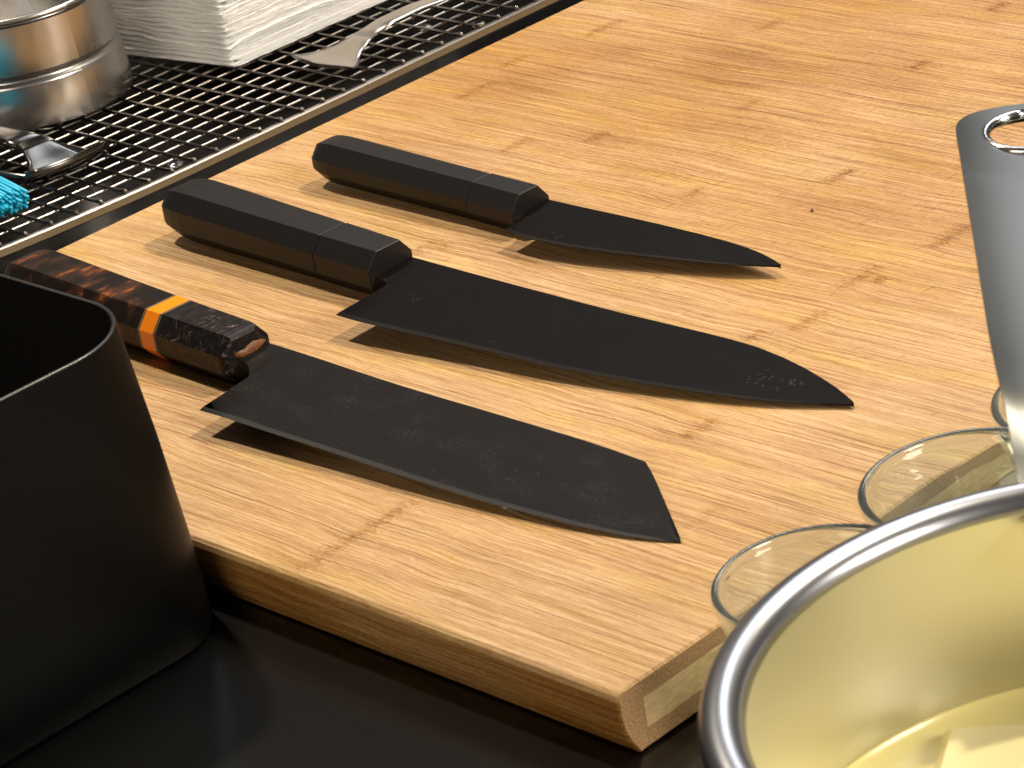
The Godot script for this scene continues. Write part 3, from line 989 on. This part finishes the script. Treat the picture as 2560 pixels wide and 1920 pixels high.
func lamp(called: String, at: Vector3, towards: Vector3, energy: float, color: Color, r: float) -> void:
	var s := SpotLight3D.new()
	s.name = called + "_light"
	s.light_energy = energy
	s.light_color = color
	s.light_size = r
	s.spot_angle = 40.0
	s.spot_angle_attenuation = 0.4
	s.spot_range = 8.0
	s.spot_attenuation = 2.0
	s.shadow_enabled = true
	add_child(s)
	s.look_at_from_position(at, towards, Vector3.FORWARD)
	var sp := SphereMesh.new()
	sp.radius = r
	sp.height = 2 * r
	var g := mat(Color.BLACK)
	g.emission_enabled = true
	g.emission = color
	g.emission_energy_multiplier = 12.0
	var o := obj(called, sp, g)
	o.position = at
	o.set_meta("kind", "structure")
	tag(o, "warm ceiling spot lamp above the board, out of the picture", "lamp")

func panel(called: String, at: Vector3, towards: Vector3, size: Vector2, energy: float, glow: float, color: Color) -> void:
	var s := AreaLight3D.new()
	s.name = called + "_light"
	s.area_size = size
	s.light_energy = energy
	s.light_color = color
	s.shadow_enabled = true
	add_child(s)
	s.look_at_from_position(at + (towards - at).normalized() * 0.012, towards, Vector3.RIGHT)
	var b := BoxMesh.new()
	b.size = Vector3(size.x, size.y, 0.02)
	var g := mat(Color.BLACK)
	g.emission_enabled = true
	g.emission = color
	g.emission_energy_multiplier = glow
	var o := obj(called, b, g)
	o.look_at_from_position(at, towards, Vector3.RIGHT)
	o.set_meta("kind", "structure")
	tag(o, "unseen soft light panel, out of view, placed to light the board and the steel", "lamp")

func _ready() -> void:
	# camera
	var cam := Camera3D.new()
	cam.name = "camera"
	add_child(cam)
	cam.position = Vector3(1.0462, BT + 0.47, 0.5311)
	cam.rotation = Vector3(-0.43335092, 0.84498232, -0.16605007)
	var at := CameraAttributesPhysical.new()
	at.frustum_focal_length = 93.75
	at.frustum_focus_distance = 1.22
	at.exposure_aperture = 42.0
	at.frustum_near = 0.02
	at.frustum_far = 40.0
	cam.attributes = at
	cam.current = true
	# surroundings: a dim room
	var env := Environment.new()
	env.background_mode = Environment.BG_COLOR
	env.background_color = lin(0.078, 0.070, 0.062)
	env.ambient_light_source = Environment.AMBIENT_SOURCE_DISABLED
	env.tonemap_mode = Environment.TONE_MAPPER_LINEAR
	env.tonemap_exposure = 1.0
	env.sdfgi_enabled = true
	env.ssao_enabled = true
	env.ssil_enabled = true
	var we := WorldEnvironment.new()
	we.name = "world_environment"
	we.environment = env
	add_child(we)
	# lamps
	var mid := Vector3(0.22, BT, -0.2)
	lamp("ceiling_lamp", mid + Vector3(0.24, 1, -0.56) * 1.8, mid, 3.3, Color(1.0, 0.945, 0.86), 0.055)
	lamp("ceiling_lamp", mid + Vector3(-0.54, 1, -0.03) * 1.8, mid, 3.5, Color(1.0, 0.95, 0.87), 0.055)
	panel("unseen_light_panel", Vector3(-0.9, 2.3, -2.3), Vector3(0.3, 0, 0), Vector2(1.3, 1.0), 1.9, 1.3, Color(0.97, 0.98, 1.0))  # unseen panel, placed to whiten the reflection on the pan lip
	panel("unseen_light_panel", Vector3(2.5, 1.05, -0.75), Vector3(0.3, 0, -0.2), Vector2(0.7, 1.0), 4.6, 2.0, Color(1.0, 0.96, 0.90))  # out of view at the right, placed to light board end and napkins
	panel("unseen_light_panel", Vector3(0.9, 1.3, 2.6), Vector3(0.3, 0, 0), Vector2(1.2, 1.6), 2.5, 0.55, Color(1.0, 0.94, 0.86))  # out of view in front, placed to light the board's near face

	# setting
	bamboo()
	M.glass = mat(Color(0.955, 0.985, 0.962, 0.045), 0.02)
	M.glass.refraction_enabled = true
	M.glass.refraction_scale = 0.05
	var counter := PlaneMesh.new()
	counter.size = Vector2(6, 6)
	var cm := mat(lin(0.0034, 0.0034, 0.0033), 0.48, 0.0, 0.5)
	cm.roughness_texture = noise_tex(noise(0.1, 131), Color(0.9, 0.9, 0.9), Color(1, 1, 1))
	cm.roughness = 0.23
	cm.uv1_triplanar = true
	cm.uv1_scale = Vector3(8, 8, 8)
	var co := obj("counter", counter, cm)
	co.position = Vector3(0.3, -0.0006, -0.2)
	co.set_meta("kind", "structure")
	co.set_meta("label", "black kitchen counter under the board")

	cutting_board()
	wire_rack()
	knives()
	steel_pot()
	napkins()
	utensils()
	brush()
	droplets()
	crumbs()
	black_bin()
	glass_bowl(Vector3(0.5140, 0.0, -0.1301), 0.0395, "small glass bowl in the middle, beside the pan handle, throwing an arc of shadow")
	glass_bowl(Vector3(0.5090, 0.0, -0.0580), 0.0354, "small glass bowl nearest the board's corner, half hidden by the saucepan lip")
	glass_bowl(Vector3(0.5150, 0.0, -0.1990), 0.0390, "farthest small glass bowl, only its side shows left of the pan handle")
	saucepan()
